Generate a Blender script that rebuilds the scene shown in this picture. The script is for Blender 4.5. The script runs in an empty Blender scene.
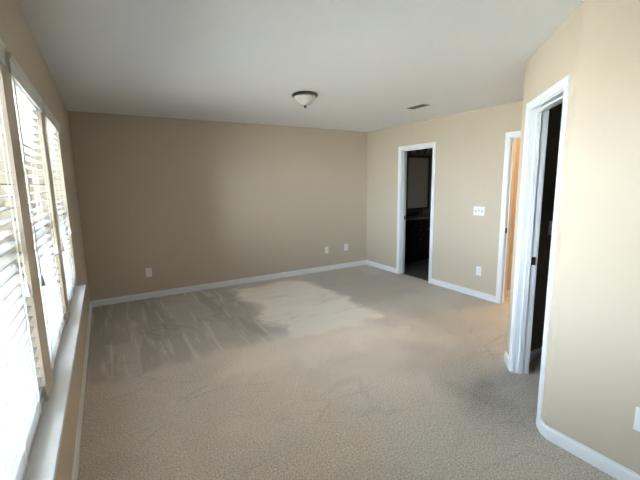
import bpy, bmesh, math, random
from mathutils import Vector, Matrix
random.seed(7)
scene = bpy.context.scene
COL = scene.collection
PI = math.pi

# ------------------------------------------------------------------ camera
FW = Vector((0.5, 0.852, -0.155)); CAMPOS = Vector((0.2705, -5.434, 1.550))
YAW, PITCH, ROLL = 0.5304, 0.1559, -0.0154
fw = Vector((math.sin(YAW)*math.cos(PITCH), math.cos(YAW)*math.cos(PITCH), -math.sin(PITCH)))
rt0 = Vector((math.cos(YAW), -math.sin(YAW), 0)); up0 = rt0.cross(fw)
rt = rt0*math.cos(ROLL) + up0*math.sin(ROLL); up = up0*math.cos(ROLL) - rt0*math.sin(ROLL)
cam = bpy.data.cameras.new('camera'); camo = bpy.data.objects.new('camera', cam); COL.objects.link(camo)
cam.sensor_width = 36; cam.lens = 36*365.70/640; cam.clip_start = 0.02; cam.clip_end = 300
M = Matrix((( rt.x, up.x, -fw.x, CAMPOS.x), (rt.y, up.y, -fw.y, CAMPOS.y), (rt.z, up.z, -fw.z, CAMPOS.z), (0, 0, 0, 1)))
camo.matrix_world = M
scene.camera = camo

# ------------------------------------------------------------------ world, sun, portals, exposure
SKY = 22.0
SUN = 130.0
EXPOSURE = 1.18
scene.view_settings.view_transform = 'Standard'
scene.view_settings.look = 'None'
scene.view_settings.gamma = 1
scene.view_settings.use_curve_mapping = False
scene.view_settings.exposure = EXPOSURE
world = bpy.data.worlds.new('sky'); scene.world = world; world.use_nodes = True
wn = world.node_tree.nodes; wl = world.node_tree.links
bg = wn['Background']
tc = wn.new('ShaderNodeTexCoord'); sx = wn.new('ShaderNodeSeparateXYZ'); cr = wn.new('ShaderNodeValToRGB')
wl.new(tc.outputs['Generated'], sx.inputs[0]); wl.new(sx.outputs['Z'], cr.inputs[0])
cr.color_ramp.elements[0].position = 0.0; cr.color_ramp.elements[0].color = (0.80, 0.90, 1.0, 1)
cr.color_ramp.elements[1].position = 0.7; cr.color_ramp.elements[1].color = (0.45, 0.70, 1.0, 1)
wl.new(cr.outputs[0], bg.inputs['Color']); bg.inputs['Strength'].default_value = SKY
sun = bpy.data.lights.new('sun', 'SUN'); sun.energy = SUN; sun.angle = 0.01; sun.color = (1, .96, .90)
suno = bpy.data.objects.new('sun', sun); COL.objects.link(suno)
suno.rotation_euler = Vector((-0.12, 0.86, -0.44)).to_track_quat('-Z', 'Y').to_euler()   # comes over the house roof
suno.location = (8, -8, 12)

# window openings in the left wall (y0, y1) and their heights
WINZ0, WINZ1 = 0.665, 2.045
WINS = [(-2.50, -1.65), (-3.50, -2.68), (-4.52, -3.68)]
for (a, b) in WINS:
    L = bpy.data.lights.new('window_daylight', 'AREA'); L.shape = 'RECTANGLE'
    L.size = WINZ1-WINZ0; L.size_y = b-a; L.cycles.is_portal = True
    o = bpy.data.objects.new('window_daylight', L); COL.objects.link(o)
    o.location = (-0.17, (a+b)/2, (WINZ0+WINZ1)/2); o.rotation_euler = (0, -PI/2, 0)

# ------------------------------------------------------------------ dimensions
H = 2.44
W = 4.475
XB, YB, S = 2.452, -4.378, 0.716
YF = -6.6                      # wall behind the camera
T = 0.115                      # inner wall thickness

# ------------------------------------------------------------------ materials
def srgb(r, g, b):
    f = lambda c: (c/255/12.92) if c/255 <= .04045 else ((c/255+.055)/1.055)**2.4
    return (f(r), f(g), f(b), 1)
def mat(name, col, rough=0.5, metal=0.0, bump=0.0, bscale=200, var=0.0, vscale=8, **kw):
    m = bpy.data.materials.new(name); m.use_nodes = True
    n = m.node_tree.nodes; l = m.node_tree.links; b = n['Principled BSDF']
    b.inputs['Base Color'].default_value = col; b.inputs['Roughness'].default_value = rough
    b.inputs['Metallic'].default_value = metal
    for k, v in kw.items():
        b.inputs[k.replace('_', ' ')].default_value = v
    t = n.new('ShaderNodeTexCoord')
    if bump:
        no = n.new('ShaderNodeTexNoise'); no.inputs['Scale'].default_value = bscale; no.inputs['Detail'].default_value = 3
        bu = n.new('ShaderNodeBump'); bu.inputs['Strength'].default_value = bump; bu.inputs['Distance'].default_value = 0.002
        l.new(t.outputs['Object'], no.inputs['Vector']); l.new(no.outputs['Fac'], bu.inputs['Height']); l.new(bu.outputs[0], b.inputs['Normal'])
    if var:
        no = n.new('ShaderNodeTexNoise'); no.inputs['Scale'].default_value = vscale; no.inputs['Detail'].default_value = 4
        mx = n.new('ShaderNodeMix'); mx.data_type = 'RGBA'
        mx.inputs['A'].default_value = tuple(c*(1-var) for c in col[:3])+(1,); mx.inputs['B'].default_value = tuple(min(1, c*(1+var)) for c in col[:3])+(1,)
        l.new(t.outputs['Object'], no.inputs['Vector']); l.new(no.outputs['Fac'], mx.inputs['Factor']); l.new(mx.outputs['Result'], b.inputs['Base Color'])
    return m
M_wall = mat('tan_wall_paint', srgb(200, 187, 169), 0.75, bump=.15, bscale=260)
M_ceil = mat('ceiling_paint', srgb(243, 243, 243), 0.9, bump=.35, bscale=120)
M_trim = mat('white_trim_paint', srgb(236, 238, 242), 0.35)
M_sill = mat('white_sill_paint', srgb(225, 225, 226), 0.4, var=.05, vscale=14)
M_slat = mat('white_faux_wood', srgb(194, 195, 199), 0.5)
M_val = mat('white_valance', srgb(214, 211, 204), 0.45)
M_cord = mat('cream_cord', srgb(235, 228, 208), 0.7)
M_vinyl = mat('white_vinyl', srgb(232, 230, 224), 0.4)
M_plate = mat('white_plastic_plate', srgb(240, 240, 240), 0.3)
M_slot = mat('dark_slot', srgb(60, 58, 55), 0.6)
M_bronze = mat('dark_bronze', srgb(46, 38, 32), 0.35, 0.8)
M_nickel = mat('brushed_nickel', srgb(120, 116, 108), 0.28, 1.0)
M_espresso = mat('espresso_cabinet', srgb(20, 15, 13), 0.45, var=.25, vscale=20)
M_counter = mat('speckled_counter', srgb(120, 112, 100), 0.25, var=.3, vscale=90)
M_tile = mat('bathroom_vinyl_floor', srgb(112, 104, 94), 0.45, var=.2, vscale=6)
M_mirror = mat('mirror_glass', (0.75, 0.77, 0.76, 1), 0.02, 1.0)
M_chrome = mat('chrome', (0.5, 0.5, 0.5, 1), 0.1, 1.0)
M_bowl = mat('frosted_glass', srgb(212, 206, 200), 0.45, var=.08, vscale=18)
M_shade = mat('bathroom_shade_glass', srgb(150, 145, 138), 0.4)
M_siding = mat('pale_siding', srgb(222, 220, 212), 0.7, var=.04)
M_hsh = mat('house_window_screen', srgb(22, 24, 30), 0.9, Specular_IOR_Level=0.0)
M_roof = mat('roof_shingles', srgb(120, 112, 108), 0.85, var=.2, vscale=5)
M_grass = mat('lawn_grass', srgb(120, 128, 84), 0.95, var=.3, vscale=3)
M_sand = mat('pale_gravel', srgb(205, 192, 172), 0.95, var=.1, vscale=3)
M_shadewall = mat('shaded_wall_paint', srgb(120, 106, 90), 0.8, bump=.1)  # wall paint darkened: shade of the unlit closet and bathroom put into the colour

def glass_mat():
    m = bpy.data.materials.new('window_glass'); m.use_nodes = True
    n = m.node_tree.nodes; l = m.node_tree.links; n.remove(n['Principled BSDF'])
    tr = n.new('ShaderNodeBsdfTransparent'); gl = n.new('ShaderNodeBsdfGlossy'); gl.inputs['Roughness'].default_value = .03
    fr = n.new('ShaderNodeFresnel'); fr.inputs['IOR'].default_value = 1.35; mx = n.new('ShaderNodeMixShader')
    tr.inputs['Color'].default_value = (.95, .97, .97, 1)
    l.new(fr.outputs[0], mx.inputs[0]); l.new(tr.outputs[0], mx.inputs[1]); l.new(gl.outputs[0], mx.inputs[2])
    l.new(mx.outputs[0], n['Material Output'].inputs['Surface'])
    return m
M_glass = glass_mat()

def carpet_mat():
    m = bpy.data.materials.new('beige_cut_pile_carpet'); m.use_nodes = True
    n = m.node_tree.nodes; l = m.node_tree.links; b = n['Principled BSDF']
    b.inputs['Roughness'].default_value = 1.0
    b.inputs['Sheen Weight'].default_value = 0.25; b.inputs['Sheen Roughness'].default_value = 0.5
    t = n.new('ShaderNodeTexCoord'); P = t.outputs['Object']
    def noise(scale, detail=3, vec=P, dist=0.0):
        o = n.new('ShaderNodeTexNoise'); o.inputs['Scale'].default_value = scale; o.inputs['Detail'].default_value = detail
        o.inputs['Distortion'].default_value = dist; l.new(vec, o.inputs['Vector']); return o.outputs['Fac']
    def mapping(rot, sc):
        o = n.new('ShaderNodeMapping'); o.inputs['Rotation'].default_value = rot; o.inputs['Scale'].default_value = sc
        l.new(P, o.inputs['Vector']); return o.outputs[0]
    def mth(op, a, c=None, cl=False):
        o = n.new('ShaderNodeMath'); o.operation = op; o.use_clamp = cl
        for i, v in enumerate((a, c)):
            if v is None: continue
            if isinstance(v, (int, float)): o.inputs[i].default_value = v
            else: l.new(v, o.inputs[i])
        return o.outputs[0]
    def ramp(v, a, c):
        o = n.new('ShaderNodeMapRange'); o.interpolation_type = 'SMOOTHSTEP'
        o.inputs['From Min'].default_value = a; o.inputs['From Max'].default_value = c; l.new(v, o.inputs['Value']); return o.outputs[0]
    def blob(x, y, r, soft=.5, wob=.35):
        # rounded worn or brushed patch with a ragged rim
        s = n.new('ShaderNodeSeparateXYZ'); l.new(P, s.inputs[0])
        dx = mth('SUBTRACT', s.outputs['X'], x); dy = mth('SUBTRACT', s.outputs['Y'], y)
        d = mth('SQRT', mth('ADD', mth('MULTIPLY', dx, dx), mth('MULTIPLY', dy, dy)))
        d = mth('ADD', d, mth('MULTIPLY', mth('SUBTRACT', noise(2.5, 4), .5), wob*2))
        return mth('SUBTRACT', 1.0, ramp(d, r*(1-soft), r*(1+soft)))
    sxy = n.new('ShaderNodeSeparateXYZ'); l.new(P, sxy.inputs[0])
    def rect(x0, x1, y0, y1, soft=.06, wob=.12, freq=3.0):
        """brushed rectangle with a slightly ragged rim"""
        nx = mth('MULTIPLY', mth('SUBTRACT', noise(freq, 4), .5), wob*2); ny = mth('MULTIPLY', mth('SUBTRACT', noise(freq*1.37, 4), .5), wob*2)
        x = mth('ADD', sxy.outputs['X'], nx); y = mth('ADD', sxy.outputs['Y'], ny)
        a = mth('MULTIPLY', ramp(x, x0-soft, x0+soft), mth('SUBTRACT', 1.0, ramp(x, x1-soft, x1+soft)))
        c = mth('MULTIPLY', ramp(y, y0-soft, y0+soft), mth('SUBTRACT', 1.0, ramp(y, y1-soft, y1+soft)))
        return mth('MULTIPLY', a, c)
    def lines(rot, sc, lo, hi, dist=.5):
        return ramp(noise(1.0, 3, mapping((0, 0, math.radians(rot)), sc), dist), lo, hi)
    def cells(rot, sc, wob):
        # patchwork of brush strokes: every stroke leans its pile its own way
        v = n.new('ShaderNodeTexVoronoi'); v.inputs['Scale'].default_value = 1.0
        a = n.new('ShaderNodeVectorMath'); a.operation = 'ADD'
        w = n.new('ShaderNodeTexNoise'); w.inputs['Scale'].default_value = 3.0; l.new(P, w.inputs['Vector'])
        ws = n.new('ShaderNodeVectorMath'); ws.operation = 'SCALE'; ws.inputs['Scale'].default_value = wob
        l.new(w.outputs['Color'], ws.inputs[0]); l.new(mapping((0, 0, math.radians(rot)), sc), a.inputs[0]); l.new(ws.outputs[0], a.inputs[1])
        l.new(a.outputs[0], v.inputs['Vector'])
        sp = n.new('ShaderNodeSeparateColor'); l.new(v.outputs['Color'], sp.inputs[0]); return mth('SUBTRACT', sp.outputs[0], .5)
    M_ = lambda v, k: mth('MULTIPLY', v, k)
    # where the pile has been brushed flat against the back wall side of the room
    brushed = rect(-1, 2.95, -2.2, 1, .10, .14)
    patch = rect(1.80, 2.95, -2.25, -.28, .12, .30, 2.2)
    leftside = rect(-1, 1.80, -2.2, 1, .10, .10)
    rough = mth('SUBTRACT', 1.0, M_(brushed, .65))
    g1 = noise(210, 2); g2 = noise(85, 3)
    grain = M_(mth('ADD', M_(mth('SUBTRACT', g1, .5), 3.6), M_(mth('SUBTRACT', g2, .5), 1.8)), rough)
    tot = M_(grain, .72)
    add = lambda v: mth('ADD', tot, v)
    tot = add(M_(patch, NAP_AND_LIGHT))  # brushed pile, lightened further to carry the window light falling on it
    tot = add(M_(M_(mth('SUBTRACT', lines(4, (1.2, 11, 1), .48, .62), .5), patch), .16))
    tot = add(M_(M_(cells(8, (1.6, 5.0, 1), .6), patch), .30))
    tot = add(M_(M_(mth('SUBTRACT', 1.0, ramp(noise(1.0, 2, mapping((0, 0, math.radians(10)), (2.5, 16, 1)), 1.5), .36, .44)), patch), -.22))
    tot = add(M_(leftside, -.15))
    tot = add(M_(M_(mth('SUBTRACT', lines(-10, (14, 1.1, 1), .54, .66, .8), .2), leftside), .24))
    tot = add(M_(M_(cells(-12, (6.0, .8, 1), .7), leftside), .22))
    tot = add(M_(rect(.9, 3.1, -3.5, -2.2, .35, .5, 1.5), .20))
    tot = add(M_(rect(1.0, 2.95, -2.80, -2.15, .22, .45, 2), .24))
    tot = add(M_(rect(2.95, 4.1, -1.9, -.15, .18, .35, 2), -.12))
    tot = add(M_(rect(2.6, 3.6, -3.3, -2.3, .2, .5, 2), -.10))
    tot = add(M_(blob(2.75, -3.55, .45, .6), -.26))
    tot = add(M_(blob(2.42, -4.05, .25, .6), -.16))
    # thin creases
    cv = n.new('ShaderNodeTexVoronoi'); cv.feature = 'DISTANCE_TO_EDGE'; cv.inputs['Scale'].default_value = 1
    l.new(mapping((0, 0, math.radians(30)), (2.2, 4.5, 1)), cv.inputs['Vector'])
    tot = add(M_(M_(mth('SUBTRACT', 1.0, ramp(cv.outputs['Distance'], .01, .05)), ramp(noise(1.9, 2), .53, .62)), -.12))
    tot = add(M_(cells(50, (1.5, 3.0, 1), 1.2), .06))
    fac = mth('MINIMUM', mth('ADD', tot, 1.0), 1.6)
    mx = n.new('ShaderNodeVectorMath'); mx.operation = 'SCALE'
    mx.inputs[0].default_value = srgb(212, 202, 191)[:3]; l.new(fac, mx.inputs['Scale'])
    l.new(mx.outputs[0], b.inputs['Base Color'])
    bu = n.new('ShaderNodeBump'); bu.inputs['Strength'].default_value = .8; bu.inputs['Distance'].default_value = .006
    l.new(mth('ADD', g1, g2), bu.inputs['Height']); l.new(bu.outputs[0], b.inputs['Normal'])
    return m
NAP_AND_LIGHT = .75
ADDED_EAVE = 3.4  # depth of the overhang added to shape the daylight
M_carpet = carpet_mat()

# ------------------------------------------------------------------ mesh helpers
def link(name, bm, material, parent=None, smooth=False, bevel=0):
    bmesh.ops.recalc_face_normals(bm, faces=bm.faces[:])
    me = bpy.data.meshes.new(name); bm.to_mesh(me); bm.free(); me.materials.append(material)
    if smooth:
        for p in me.polygons: p.use_smooth = True
    o = bpy.data.objects.new(name, me); COL.objects.link(o)
    if parent: o.parent = parent
    if smooth:
        md = o.modifiers.new('split', 'EDGE_SPLIT'); md.split_angle = math.radians(35)
    if bevel:
        md = o.modifiers.new('bevel', 'BEVEL'); md.width = bevel; md.segments = 2; md.limit_method = 'ANGLE'
    return o
def box(bm, x0, x1, y0, y1, z0, z1, fr=None):
    P = [(x, y, z) for x in (x0, x1) for y in (y0, y1) for z in (z0, z1)]
    v = [bm.verts.new(fr(*p) if fr else p) for p in P]
    for f in ((0, 1, 3, 2), (4, 6, 7, 5), (0, 4, 5, 1), (2, 3, 7, 6), (0, 2, 6, 4), (1, 5, 7, 3)):
        bm.faces.new([v[i] for i in f])
def prism(bm, poly, z0, z1):
    a = [bm.verts.new((x, y, z0)) for x, y in poly]; b = [bm.verts.new((x, y, z1)) for x, y in poly]
    bm.faces.new(a[::-1]); bm.faces.new(b)
    for i in range(len(poly)):
        j = (i+1) % len(poly); bm.faces.new((a[i], a[j], b[j], b[i]))
def sweep(bm, path, prof, fr, closed=False):
    """path: 2-D points (p,q); prof: (offset to the left of the path, third coordinate). fr maps (p,q,r)."""
    n = len(path); rings = []
    for i in range(n):
        d = []
        if i > 0: d.append((Vector(path[i])-Vector(path[i-1])).normalized())
        if i < n-1: d.append((Vector(path[i+1])-Vector(path[i])).normalized())
        ns = [Vector((-e.y, e.x)) for e in d]
        m = sum(ns, Vector((0, 0))); m.normalize(); k = 1/max(.3, m.dot(ns[0]))
        rings.append([bm.verts.new(fr(path[i][0]+m.x*k*a, path[i][1]+m.y*k*a, r)) for a, r in prof])
    for i in range(n-1):
        A, B = rings[i], rings[i+1]
        for j in range(len(prof)):
            k = (j+1) % len(prof); bm.faces.new((A[j], A[k], B[k], B[j]))
    bm.faces.new(rings[0][::-1]); bm.faces.new(rings[-1])
def lathe(bm, prof, cx, cy, n=40, fr=None):
    rings = []
    for r, z in prof:
        if r < 1e-6:
            p = (cx, cy, z); rings.append([bm.verts.new(fr(*p) if fr else p)])
        else:
            R = []
            for i in range(n):
                a = 2*PI*i/n; p = (cx+r*math.cos(a), cy+r*math.sin(a), z); R.append(bm.verts.new(fr(*p) if fr else p))
            rings.append(R)
    for A, B in zip(rings, rings[1:]):
        for i in range(n):
            j = (i+1) % n
            if len(A) == 1 and len(B) == 1: break
            if len(A) == 1: bm.faces.new((A[0], B[i], B[j]))
            elif len(B) == 1: bm.faces.new((A[i], A[j], B[0]))
            else: bm.faces.new((A[i], A[j], B[j], B[i]))
def tube(bm, pts, r, n=8):
    pts = [Vector(p) for p in pts]; rings = []
    for i, p in enumerate(pts):
        d = (pts[min(i+1, len(pts)-1)]-pts[max(i-1, 0)]).normalized()
        a = d.cross(Vector((0.3, 0.2, 1) if abs(d.z) < .9 else (1, .1, 0))).normalized(); b = d.cross(a)
        rings.append([bm.verts.new(p+(a*math.cos(2*PI*k/n)+b*math.sin(2*PI*k/n))*r) for k in range(n)])
    for A, B in zip(rings, rings[1:]):
        for k in range(n): bm.faces.new((A[k], A[(k+1) % n], B[(k+1) % n], B[k]))
    bm.faces.new(rings[0][::-1]); bm.faces.new(rings[-1])
def empty(name, loc=(0, 0, 0), rz=0):
    o = bpy.data.objects.new(name, None); COL.objects.link(o); o.location = loc; o.rotation_euler = (0, 0, rz)
    o.empty_display_size = .1
    return o
def thing(o, label, cat, group=None):
    o['label'] = label; o['category'] = cat
    if group: o['group'] = group
    return o
def struct(name, bm, m, label=None, **k):
    o = link(name, bm, m, **k); o['kind'] = 'structure'
    if label: o['label'] = label
    return o
def local(o):
    """frame that turns world points into the parent's own space"""
    inv = (Matrix.Translation(o.location) @ o.rotation_euler.to_matrix().to_4x4()).inverted()
    return lambda x, y, z: inv @ Vector((x, y, z))
def nb(): return bmesh.new()

# ------------------------------------------------------------------ shell
def frameO(O, U, N):
    O, U, N = Vector(O), Vector(U), Vector(N)
    return lambda u, n_, z: O + U*u + N*n_ + Vector((0, 0, z))
def wall_holes(bm, u0, u1, t, holes, fr, z0=0.0, z1=H):
    """wall from u0 to u1, thickness t behind its face (n from -t to 0), with holes (a,b,za,zb)"""
    u = u0
    for a, b, za, zb in sorted(holes):
        box(bm, u, a, -t, 0, z0, z1, fr)
        if za > z0: box(bm, a, b, -t, 0, z0, za, fr)
        if zb < z1: box(bm, a, b, -t, 0, zb, z1, fr)
        u = b
    box(bm, u, u1, -t, 0, z0, z1, fr)

# carpeted floor runs through the closet and the hall
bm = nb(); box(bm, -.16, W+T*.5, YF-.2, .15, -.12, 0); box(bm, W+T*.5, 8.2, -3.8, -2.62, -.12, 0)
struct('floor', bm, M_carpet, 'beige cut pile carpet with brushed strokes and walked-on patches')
bm = nb(); box(bm, W+T*.5, 8.2, -2.62, .3, -.12, 0)
struct('floor_bathroom', bm, M_tile, 'dim grey vinyl floor seen through the bathroom doorway')
bm = nb(); box(bm, -.16, 8.2, YF-.2, .3, H, H+.15)
struct('ceiling', bm, M_ceil, 'off-white matt ceiling')

bm = nb(); box(bm, -.16, W, 0, .15, 0, H); struct('wall_back', bm, M_wall, 'long tan wall facing the camera')
FL = frameO((0, 0, 0), (0, -1, 0), (1, 0, 0))       # left wall, u runs towards the camera
bm = nb(); wall_holes(bm, 0, -YF+.2, .16, [(-b, -a, WINZ0, WINZ1) for a, b in WINS], FL)
struct('wall_left', bm, M_wall, 'tan wall with the row of blinds')
bm = nb(); box(bm, 0, 8.2, YF-.2, YF, 0, H); struct('wall_front', bm, M_wall)
DOOR_H = 2.04
D1 = (-1.555, -.905)     # bathroom doorway on the right wall
D2 = (-3.54, -2.750)     # hall doorway
FR = frameO((W, 0, 0), (0, -1, 0), (-1, 0, 0))
J = .018
bm = nb(); wall_holes(bm, 0, 3.65, T, [(-D1[1]-J, -D1[0]+J, 0, DOOR_H+J), (-D2[1]-J, -D2[0]+J, 0, DOOR_H+J)], FR)
struct('wall_right', bm, M_wall, 'tan wall with bathroom and hall doorways')

# closet bump-out with bullnose corners
C1 = Vector((XB+S, YB+S)); C2 = Vector((XB, YB)); D = Vector((1, 1)).normalized()
NA = Vector((-1, 1)).normalized()            # into the room
def arc(corner, d_in, d_out, r, n=6):
    """rounded corner points from direction d_in to d_out"""
    ang = d_in.angle(d_out); t = r*math.tan(ang/2)
    p0 = corner - d_in*t; p1 = corner + d_out*t
    pts = []
    for i in range(n+1):
        s = i/n; pts.append((p0*(1-s)**2 + corner*2*s*(1-s) + p1*s*s))
    return pts
RB = .055
LA = S*2**.5                                 # length of the angled face
CO0, CO1 = .132, .778                       # closet opening measured from the near corner (C2) along D
a1 = arc(C1, Vector((-1, 0)), -D, RB)
a2 = arc(C2, -D, Vector((0, -1)), RB)
k = T*math.tan(PI/8)
i1 = C1 + Vector((k*1.0, -T)); i2 = C2 + Vector((T, -k))
o1 = C2 + D*(CO1+J); o1i = o1 - NA*T
o0 = C2 + D*(CO0-J); o0i = o0 - NA*T
bm = nb()
prism(bm, [(W+T, C1.y)] + [tuple(p) for p in a1] + [tuple(o1), tuple(o1i), tuple(i1), (W+T, C1.y-T)], 0, H)
prism(bm, [tuple(o0)] + [tuple(p) for p in a2] + [(XB, YF), (XB+T, YF), tuple(i2), tuple(o0i)], 0, H)
prism(bm, [tuple(o1), tuple(o0), tuple(o0i), tuple(o1i)], DOOR_H+J, H)
struct('wall_closet', bm, M_wall, 'tan closet walls turning a rounded corner beside the near doorway', smooth=True)
# closet, bathroom and hall inner walls
bm = nb(); box(bm, W+.02, W+T, YF, C1.y-T, 0, H); struct('wall_closet_end', bm, M_shadewall)
bm = nb(); box(bm, i1.x-.02, W+.02, C1.y-T-.012, C1.y-T-.0005, 0, H); struct('wall_closet_shaded', bm, M_shadewall, 'inner wall of the closet with its shade put into the colour')  # thin sheet carrying the closet's shade in its colour
bm = nb(); box(bm, W, 6.55, .14, .3, 0, H); struct('wall_bathroom_back', bm, M_shadewall)
bm = nb(); box(bm, 6.45, 6.55, -2.5, .14, 0, H); struct('wall_bathroom_end', bm, M_shadewall)
bm = nb(); box(bm, W+T, 8.2, -2.62, -2.5, 0, H); struct('wall_hall_left', bm, M_wall, 'hall wall lit warm yellow beyond the second doorway')
bm = nb(); box(bm, W+T, 8.2, -3.772, -3.657, 0, H); struct('wall_hall_right', bm, M_wall)
bm = nb(); box(bm, 8.1, 8.2, -3.657, -2.62, 0, H); struct('wall_hall_end', bm, M_wall)

# ------------------------------------------------------------------ baseboards
BB = [(0, 0), (.014, 0), (.014, .062), (.011, .070), (.006, .074), (.005, .083), (0, .083)]
BBn = [(-a, r) for a, r in BB]
idt = lambda x, y, z: Vector((x, y, z))
def base(name, path, side=1):
    bm = nb(); sweep(bm, path, BB if side > 0 else BBn, idt); return struct(name, bm, M_trim, bevel=0)
CW = .057; RV = .006        # casing width, reveal
base('baseboard_left', [(0, -.001), (0, YF)], 1)
base('baseboard_back', [(.001, 0), (W, 0)], -1)
base('baseboard_right_far', [(W, 0), (W, D1[1]+RV+CW)], -1)
base('baseboard_right', [(W, D1[0]-RV-CW), (W, D2[1]+RV+CW)], -1)
c1a = C1 + Vector((.026, 0)); c1b = C1 - D*.026
c2a = C2 + D*.026; c2b = C2 + Vector((0, -.026))
base('baseboard_closet_return', [(W, C1.y), tuple(c1a), tuple(c1b), tuple(C2+D*(CO1+RV+CW))], -1)
base('baseboard_closet_side', [tuple(C2+D*(CO0-RV-CW)), tuple(c2a), tuple(c2b), (XB, YF)], -1)
base('baseboard_front', [(0, YF), (XB, YF)], 1)
base('baseboard_hall', [(W+T, -2.62), (8.1, -2.62)], -1)
base('baseboard_closet_inner', [(i1.x, C1.y-T-.012), (W+.02, C1.y-T-.012)], -1)

# ------------------------------------------------------------------ doorways
CAS = [(0, 0), (0, .009), (.005, .0105), (.018, .0115), (.024, .014), (.040, .0155), (.046, .017), (.053, .0155), (.057, .011), (.057, 0)]
def doorway(name, O, U, N, u0, u1, label, strike=None):
    """u0..u1 clear opening; N into the room"""
    fr = frameO(O, U, N)
    root = empty(name, fr((u0+u1)/2, 0, 0)); root['kind'] = 'structure'; root['label'] = label
    inv = Matrix.Translation(-root.location)
    F = lambda a, b, c: inv @ fr(a, b, c)
    bm = nb()
    sweep(bm, [(u0-RV, 0), (u0-RV, DOOR_H+RV), (u1+RV, DOOR_H+RV), (u1+RV, 0)], CAS, lambda p, q, r: F(p, r, q))
    link('casing', bm, M_trim, root)
    bm = nb()
    sweep(bm, [(u0-RV, 0), (u0-RV, DOOR_H+RV), (u1+RV, DOOR_H+RV), (u1+RV, 0)], CAS, lambda p, q, r: F(p, -T-r, q))
    link('casing', bm, M_trim, root)
    bm = nb()
    box(bm, u0-J, u0, -T, .0005, 0, DOOR_H, F); box(bm, u1, u1+J, -T, .0005, 0, DOOR_H, F); box(bm, u0-J, u1+J, -T, .0005, DOOR_H, DOOR_H+J, F)
    link('jamb', bm, M_trim, root)
    s0, s1 = -.075, -.04
    bm = nb()
    box(bm, u0, u0+.011, s0, s1, 0, DOOR_H-.011, F); box(bm, u1-.011, u1, s0, s1, 0, DOOR_H-.011, F); box(bm, u0, u1, s0, s1, DOOR_H-.011, DOOR_H, F)
    link('door_stop', bm, M_trim, root, bevel=.002)
    if strike:
        side, z, na = strike
        bm = nb()
        if side == 0: box(bm, u0, u0+.0025, na, na+.03, z-.032, z+.032, F)
        else: box(bm, u1-.0025, u1, na, na+.03, z-.032, z+.032, F)
        link('strike_plate', bm, M_bronze, root, bevel=.001)['label'] = 'dark metal strike plate'
    return root
doorway('door_1', (W, 0, 0), (0, -1, 0), (-1, 0, 0), -D1[1], -D1[0], 'white cased doorway into the dark bathroom', (0, .95, -.108))
doorway('door_2', (W, 0, 0), (0, -1, 0), (-1, 0, 0), -D2[1], -D2[0], 'white cased doorway into the yellow-lit hall, half hidden by the closet', (0, .93, -.036))
doorway('door_3', (C2.x, C2.y, 0), (D.x, D.y, 0), (NA.x, NA.y, 0), CO0, CO1, 'nearest white cased doorway into the dark closet', (1, .93, -.110))

# ------------------------------------------------------------------ windows
wlabel = ['window behind the farthest blind, next to the back wall', 'window behind the middle blind', 'window behind the nearest blind', 'window behind the camera']
for i, (a, b) in enumerate(WINS):
    root = empty('window_%d' % (i+1), (-.12, (a+b)/2, WINZ0)); root['kind'] = 'structure'; root['label'] = wlabel[i]
    F = local(root); z0, z1 = WINZ0+.02, WINZ1
    zm = 1.335
    bm = nb()
    box(bm, -.158, -.098, a, a+.035, z0, z1, F); box(bm, -.158, -.098, b-.035, b, z0, z1, F)
    box(bm, -.158, -.098, a+.035, b-.035, z0, z0+.035, F); box(bm, -.158, -.098, a+.035, b-.035, z1-.035, z1, F)
    link('window_frame', bm, M_vinyl, root)
    for name, sa, sb, x0 in (('upper_sash', zm-.02, z1-.035, -.145), ('lower_sash', z0+.035, zm+.02, -.125)):
        bm = nb(); y0, y1 = a+.035, b-.035
        box(bm, x0, x0+.02, y0, y0+.035, sa, sb, F); box(bm, x0, x0+.02, y1-.035, y1, sa, sb, F)
        box(bm, x0, x0+.02, y0+.035, y1-.035, sa, sa+.04, F); box(bm, x0, x0+.02, y0+.035, y1-.035, sb-.04, sb, F)
        s = link(name, bm, M_vinyl, root)
        bm = nb(); box(bm, x0+.008, x0+.012, y0+.035, y1-.035, sa+.04, sb-.04, F)
        link('glass', bm, M_glass, s)
# stool board under all three blinds
bm = nb()
for (a, b) in WINS[:3]: box(bm, -.10, 0, a, b, WINZ0-.001, WINZ0+.020)
box(bm, 0, .064, -4.60, -1.665, WINZ0-.002, WINZ0+.020)
struct('trim_1', bm, M_sill, 'long white window sill board running under the blinds')

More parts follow.
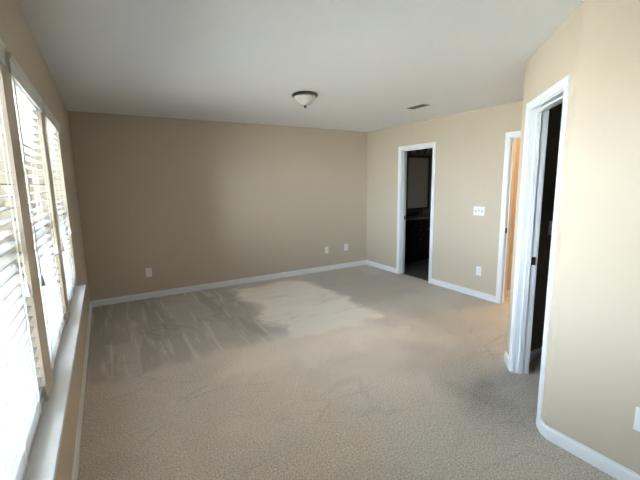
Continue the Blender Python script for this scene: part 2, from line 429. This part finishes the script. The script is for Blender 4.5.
# ------------------------------------------------------------------ blinds
SL_W, SL_P = .050, .0425
def blind(a, b, label):
    a += .006; b -= .006
    root = empty('window_blind', (-.04, (a+b)/2, WINZ1)); F = local(root)
    thing(root, label, 'blind', 'slatted blinds in the row of windows')
    xc = -.034; ztop = WINZ1-.055; zbot = WINZ0+.034
    bm = nb(); box(bm, xc-.026, xc+.024, a, b, WINZ1-.045, WINZ1-.001, F); link('headrail', bm, M_slat, root)
    # valance board with a small crown at its top edge
    vp = [(0, 0), (.008, 0), (.009, .055), (.014, .062), (.016, .072), (.010, .078), (0, .078)]
    bm = nb(); sweep(bm, [(a-.045, 0), (b+.045, 0)], [(p_, z_) for p_, z_ in vp], lambda u, v, r: F(.0005+v, u, WINZ1-.060+r))
    link('valance', bm, M_val, root)
    # slats
    n = int((ztop-zbot)/SL_P); tilt = math.radians(TILT)
    bm = nb()
    for i in range(n+1):
        z = zbot + .012 + i*SL_P
        sag = .0
        c, s = math.cos(tilt), math.sin(tilt)
        ring = []
        for y in (a, b):
            r = []
            for (p_, q_) in ((-.5, 0), (-.25, .0022), (0, .003), (.25, .0022), (.5, 0), (.5, -.0026), (.25, -.0006), (0, .0002), (-.25, -.0006), (-.5, -.0026)):
                px, pz = p_*SL_W, q_
                r.append(bm.verts.new(F(xc + px*c - pz*s, y, z + px*s + pz*c)))
            ring.append(r)
        A, B = ring; k = len(A)
        for j in range(k): bm.faces.new((A[j], A[(j+1) % k], B[(j+1) % k], B[j]))
        bm.faces.new(A[::-1]); bm.faces.new(B)
    link('slats', bm, M_slat, root)
    bm = nb(); box(bm, xc-.025, xc+.025, a, b, WINZ0+.022, WINZ0+.038, F); link('bottom_rail', bm, M_slat, root, bevel=.003)
    w_ = b-a
    for yy in (a+.11, (a+b)/2, b-.11):
        bm = nb()
        for x in (xc+.0265, xc-.0265): tube(bm, [F(x, yy-.006, WINZ0+.03), F(x, yy-.006, WINZ1-.04)], .0011, 5); tube(bm, [F(x, yy+.006, WINZ0+.03), F(x, yy+.006, WINZ1-.04)], .0011, 5)
        for i in range(n+1):
            z = zbot+.006+i*SL_P
            tube(bm, [F(xc-.0265, yy, z), F(xc+.0265, yy, z)], .0008, 4)
        link('ladder_cord', bm, M_cord, root)
    # pull cords: lift pair at the near side, tilt pair at the far side
    for yy, zt in ((a+.020, 1.13), (b-.115, 1.17)):
        bm = nb(); tube(bm, [F(.003, yy, WINZ1-.05), F(.004, yy, zt+.04)], .0014, 6); tube(bm, [F(.003, yy+.012, WINZ1-.05), F(.004, yy+.012, zt+.03)], .0014, 6)
        c = link('pull_cord', bm, M_cord, root)
        for dy, dz in ((0, .0), (.014, -.012)):
            bm = nb(); lathe(bm, [(0, .040+dz), (.004, .038+dz), (.006, .02+dz), (.010, .004+dz), (.009, 0+dz), (0, -.001+dz)], 0, 0, 12)
            for v in bm.verts: v.co = F(.006+v.co.x, yy+dy+v.co.y, zt+v.co.z)
            link('tassel', bm, M_plate, c, smooth=True)
    return root
TILT = 1
blind(*WINS[0], 'white slatted window blind farthest away, beside the back wall')
blind(*WINS[1], 'white slatted window blind in the middle, between two wall posts')
blind(*WINS[2], 'white slatted window blind nearest the camera, cut by the picture edge')

# ------------------------------------------------------------------ ceiling light
LX, LY = 2.121, -2.020
root = empty('ceiling_light', (LX, LY, H)); thing(root, 'flush ceiling light with metal ring, frosted glass bowl and finial', 'ceiling light')
bm = nb(); lathe(bm, [(0, 0), (.112, 0), (.124, -.005), (.132, -.014), (.133, -.024), (.126, -.032), (.117, -.036), (.111, -.033), (.111, -.010), (0, -.010)], 0, 0, 56)
link('metal_ring', bm, M_nickel, root, smooth=True)
bm = nb(); lathe(bm, [(.110, -.030), (.106, -.044), (.095, -.062), (.076, -.082), (.053, -.099), (.030, -.111), (.012, -.116), (0, -.1165)], 0, 0, 56)
link('glass_bowl', bm, M_bowl, root, smooth=True)
bm = nb(); lathe(bm, [(0, -.112), (.013, -.113), (.017, -.118), (.012, -.123), (.012, -.129), (.012, -.134), (.008, -.140), (0, -.142)], 0, 0, 20)
link('finial', bm, M_nickel, root, smooth=True)

# ceiling air vent
root = empty('ceiling_vent', (3.64, -2.075, H)); thing(root, 'rectangular louvred air vent in the ceiling near the bathroom doorway', 'vent')
bm = nb(); hx, hy = .085, .165
for (x0, x1, y0, y1) in ((-hx, -hx+.02, -hy, hy), (hx-.02, hx, -hy, hy), (-hx+.02, hx-.02, -hy, -hy+.02), (-hx+.02, hx-.02, hy-.02, hy)):
    box(bm, x0, x1, y0, y1, -.007, 0)
link('frame', bm, M_plate, root, bevel=.002)
bm = nb(); box(bm, -hx+.02, hx-.02, -hy+.02, hy-.02, -.0015, 0); link('duct_opening', bm, M_slot, root)
bm = nb()
for i in range(9):
    x = -hx+.028+i*.0145
    vs = [bm.verts.new(p) for p in ((x, -hy+.02, -.001), (x+.009, -hy+.02, -.0065), (x+.009, hy-.02, -.0065), (x, hy-.02, -.001), (x+.001, -hy+.02, -.001), (x+.010, -hy+.02, -.0065), (x+.010, hy-.02, -.0065), (x+.001, hy-.02, -.001))]
    for f in ((0, 1, 2, 3), (7, 6, 5, 4), (0, 4, 5, 1), (1, 5, 6, 2), (2, 6, 7, 3), (3, 7, 4, 0)): bm.faces.new([vs[q] for q in f])
link('louvres', bm, M_nickel, root)

# ------------------------------------------------------------------ wall plates
def plate(name, loc, rz, w, h, kind, label, cat, group=None):
    """local: x along wall, y into the room, z up"""
    root = empty(name, loc, rz); thing(root, label, cat, group)
    bm = nb(); box(bm, -w/2, w/2, 0, .006, -h/2, h/2); link('cover_plate', bm, M_plate, root, bevel=.002)
    if kind == 'outlet':
        for s in (-1, 1):
            bm = nb(); lathe(bm, [(0, 0), (.0165, 0), (.0165, .0022), (0, .0022)], 0, 0, 20)
            for v in bm.verts: v.co = Vector((v.co.x, .0055+v.co.z, s*.0195+max(-.0135, min(.0135, v.co.y))))
            r = link('receptacle', bm, M_plate, root)
            bm = nb(); zz = s*.0195
            box(bm, -.0075, -.0050, .0078, .0082, zz-.001, zz+.009); box(bm, .0050, .0070, .0078, .0082, zz-.001, zz+.007); box(bm, -.002, .002, .0078, .0082, zz-.010, zz-.006)
            link('slots', bm, M_slot, r)
    elif kind == 'jack':
        bm = nb(); lathe(bm, [(0, 0), (.007, 0), (.007, .003), (.0048, .003), (.0048, .011), (0, .011)], 0, 0, 14)
        for v in bm.verts: v.co = Vector((v.co.x, .0055+v.co.z, v.co.y))
        link('jack', bm, M_nickel, root)
    elif kind.startswith('switch'):
        n = int(kind[6:])
        for i in range(n):
            x = (i-(n-1)/2)*.046
            bm = nb(); box(bm, x-.0052, x+.0052, .0058, .0075, -.012, .012); r = link('toggle_slot', bm, M_slot if name != 'x' else M_slot, root)
            bm = nb(); s = 1 if i != 1 else -1
            box(bm, x-.004, x+.004, .006, .016, .0 if s > 0 else -.010, .010 if s > 0 else .0); link('toggle', bm, M_plate, r, bevel=.001)
    return root
G = 'electrical outlets low on the walls'
plate('wall_outlet', (.716, 0, .362), PI, .076, .122, 'outlet', 'white wall outlet low on the back wall, the left one by itself', 'outlet', G)
plate('wall_jack', (3.59, 0, .368), PI, .070, .115, 'jack', 'white jack plate on the back wall, left of the pair near the corner', 'wall plate')
plate('wall_outlet', (4.005, 0, .378), PI, .080, .122, 'outlet', 'white wall outlet on the back wall, right of the pair near the corner', 'outlet', G)
plate('wall_outlet', (W, -2.42, .360), PI/2, .076, .122, 'outlet', 'white wall outlet below the triple switch between the two doorways', 'outlet', G)
plate('light_switch', (W, -2.378, 1.152), PI/2, .165, .120, 'switch3', 'white three-toggle light switch between the bathroom and hall doorways', 'light switch')
plate('wall_outlet', (XB, -4.828, .37), PI/2, .076, .122, 'outlet', 'white wall outlet on the nearest right wall, cut by the picture edge', 'outlet', G)
plate('light_switch', (3.487, C1.y-T-.012, 1.145), PI, .072, .118, 'switch1', 'single light switch in the dark closet, seen through the nearest doorway', 'light switch')

# closet hook
root = empty('coat_hook', (3.60, C1.y-T-.012, 1.42)); thing(root, 'small metal coat hook on the dark closet wall above the switch', 'hook')
bm = nb(); box(bm, -.011, .011, -.004, 0, -.03, .03); link('hook_plate', bm, M_nickel, root, bevel=.001)
bm = nb(); tube(bm, [(0, -.003, .012), (0, -.03, .014), (0, -.052, .03), (0, -.06, .055)], .004, 8); tube(bm, [(0, -.003, -.012), (0, -.022, -.022), (0, -.036, -.015), (0, -.04, .002)], .0035, 8)
link('prongs', bm, M_nickel, root, smooth=True)

# ------------------------------------------------------------------ bathroom
VX0, VX1, VY = 4.60, 6.43, -.40
root = empty('bathroom_vanity', ((VX0+VX1)/2, -.13, 0)); F = local(root)
thing(root, 'near-black bathroom vanity cabinet with doors and a central drawer stack', 'vanity')
bm = nb(); box(bm, VX0, VX1, VY+.02, .135, .10, .825, F); box(bm, VX0, VX1, VY+.09, .135, 0, .10, F); link('cabinet_body', bm, M_espresso, root)
def panel(name, x0, x1, z0, z1, kx, kz):
    bm = nb(); box(bm, x0, x1, VY+.004, VY+.0205, z0, z1, F)
    e = .045 if z1-z0 > .3 else .02
    for (p, q, r, s) in ((x0, x0+e, z0, z1), (x1-e, x1, z0, z1), (x0+e, x1-e, z0, z0+e), (x0+e, x1-e, z1-e, z1)): box(bm, p, q, VY-.003, VY+.004, r, s, F)
    d = link(name, bm, M_espresso, root, bevel=.0015)
    bm = nb(); lathe(bm, [(0, .026), (.010, .025), (.0145, .020), (.012, .014), (.006, .010), (.006, 0), (0, 0)], 0, 0, 16)
    for v in bm.verts: v.co = F(kx+v.co.x, VY-.003-v.co.z, kz+v.co.y)
    link('knob', bm, M_nickel, d, smooth=True)
for z0, z1 in ((.705, .815), (.535, .695), (.365, .525), (.125, .355)): panel('drawer', 5.30, 5.62, z0, z1, 5.46, (z0+z1)/2+(.03 if z1 < .36 else 0))
panel('cabinet_door', 4.63, 4.955, .125, .815, 4.92, .62); panel('cabinet_door', 4.965, 5.29, .125, .815, 5.25, .62)
panel('cabinet_door', 5.63, 6.01, .125, .815, 5.67, .62); panel('cabinet_door', 6.02, 6.40, .125, .815, 6.06, .62)
root = empty('countertop', ((VX0+VX1)/2, -.13, .825)); F = local(root)
thing(root, 'speckled countertop with low backsplash on the bathroom vanity', 'countertop')
bm = nb(); box(bm, VX0-.012, VX1, VY-.025, .139, .825, .858, F); link('worktop', bm, M_counter, root, bevel=.004)
bm = nb(); box(bm, VX0-.012, VX1, .120, .139, .858, .955, F); link('backsplash', bm, M_counter, root, bevel=.003)
for nm, cx in (('faucet', 5.95),):
    r = empty(nm, (cx, .055, .8585)); thing(r, 'small curved faucet on the bathroom countertop below the mirror', 'faucet')
    bm = nb(); box(bm, -.08, .08, -.022, .022, 0, .012); link('base_plate', bm, M_chrome, r, bevel=.004)
    bm = nb(); tube(bm, [(0, 0, .01), (0, 0, .08), (0, -.02, .115), (0, -.06, .125), (0, -.10, .11), (0, -.108, .09)], .011, 12); link('spout', bm, M_chrome, r, smooth=True)
    for s in (-1, 1):
        bm = nb(); lathe(bm, [(0, .012), (.016, .012), (.012, .035), (.014, .05), (0, .056)], s*.055, 0, 14); link('handle', bm, M_chrome, r, smooth=True)
for (cx, lab) in ((5.905, 'framed bathroom mirror above the vanity with a dim grey reflection'),):
    x0, x1, z0, z1 = cx-.29, cx+.29, 1.0, 2.02
    r = empty('bathroom_mirror', (cx, .14, z0)); F = local(r); thing(r, lab, 'mirror')
    bm = nb(); box(bm, x0, x1, .132, .139, z0, z1, F); link('mirror_glass', bm, M_mirror, r)
    bm = nb(); e = .035
    for (p, q, rr, s) in ((x0-e, x0, z0-e, z1+e), (x1, x1+e, z0-e, z1+e), (x0, x1, z0-e, z0), (x0, x1, z1, z1+e)): box(bm, p, q, .118, .1395, rr, s, F)
    link('mirror_frame', bm, M_espresso, r, bevel=.003)
r = empty('vanity_light', (5.90, .14, 2.20)); F = local(r); thing(r, 'unlit bathroom vanity light bar with three bell shades above the mirror', 'wall lamp')
bm = nb(); box(bm, 5.62, 6.18, .115, .139, 2.175, 2.235, F); link('back_bar', bm, M_bronze, r, bevel=.003)
for x in (5.70, 5.90, 6.10):
    bm = nb(); tube(bm, [F(x, .117, 2.205), F(x, .07, 2.21), F(x, .05, 2.19)], .007, 8); a_ = link('arm', bm, M_bronze, r)
    bm = nb(); lathe(bm, [(.018, 2.195), (.024, 2.18), (.036, 2.14), (.052, 2.105), (.050, 2.105), (.033, 2.14), (.02, 2.178), (.0, 2.19)], x, .05, 20, fr=F); link('lamp_shade', bm, M_shade, a_, smooth=True)

# ------------------------------------------------------------------ hall lamp
r = empty('hall_ceiling_light', (6.3, -3.1, H)); thing(r, 'glowing warm ceiling lamp in the hall beyond the second doorway', 'ceiling light')
bm = nb(); lathe(bm, [(0, 0), (.14, 0), (.145, -.02), (.13, -.03), (0, -.03)], 0, 0, 32); link('base', bm, M_bronze, r, smooth=True)
mg = bpy.data.materials.new('lit_lamp_glass'); mg.use_nodes = True
e = mg.node_tree.nodes['Principled BSDF']; e.inputs['Emission Color'].default_value = (1, .62, .25, 1); e.inputs['Emission Strength'].default_value = 14; e.inputs['Base Color'].default_value = (.9, .85, .75, 1)
bm = nb(); lathe(bm, [(.128, -.028), (.12, -.06), (.09, -.09), (.04, -.108), (0, -.112)], 0, 0, 32); link('glass_bowl', bm, mg, r, smooth=True)
L = bpy.data.lights.new('hall_bulb', 'POINT'); L.energy = 30; L.color = (1, .68, .34); L.shadow_soft_size = .1
o = bpy.data.objects.new('hall_bulb', L); COL.objects.link(o); o.location = (6.3, -3.1, H-.20)

# ------------------------------------------------------------------ outdoors
bm = nb(); box(bm, -ADDED_EAVE, -.16, YF-.6, .8, H+.02, H+.18); struct('trim_3', bm, M_trim, 'added unseen roof eave above the windows, holding back sky light')  # out of view, added to keep high sky light off the slats
bm = nb(); box(bm, -60, -.4, -40, 70, -.45, -.35); struct('ground', bm, M_sand, 'pale sunlit ground added outside the windows to bounce daylight in')  # out of view, added pale so sunlight bounces up through the windows
hx0, hx1, hy, hz = -11.0, 1.0, 15.0, 5.6
r = empty('neighbouring_house', ((hx0+hx1)/2, hy, -.35)); F = local(r)
thing(r, 'pale house outside with dark windows, glimpsed between the blind slats', 'house')
bm = nb(); box(bm, hx0, hx1, hy, hy+9, -.35, hz, F); link('wall', bm, M_siding, r)
bm = nb()
pr = [(hy-.4, hz), (hy+4.5, hz+2.2), (hy+9.4, hz), (hy+9.4, hz+.12), (hy+4.5, hz+2.36), (hy-.4, hz+.12)]
A = [bm.verts.new(F(hx0-.3, y, z)) for y, z in pr]; B = [bm.verts.new(F(hx1+.3, y, z)) for y, z in pr]
for i in range(6): bm.faces.new((A[i], A[(i+1) % 6], B[(i+1) % 6], B[i]))
bm.faces.new(A[::-1]); bm.faces.new(B); link('roof', bm, M_roof, r)
for zz in (.6, 3.3):
    for k in range(8):
        x = hx0+.7+k*1.45
        bm = nb(); box(bm, x-.06, x+.96, hy-.03, hy, zz-.06, zz+1.66, F); wfr = link('window', bm, M_trim, r)
        bm = nb()
        for cx_ in range(2):
            for cz in range(2): box(bm, x+cx_*.47, x+.43+cx_*.47, hy-.04, hy-.03, zz+cz*.82, zz+.76+cz*.82, F)
        link('panes', bm, M_hsh, wfr)
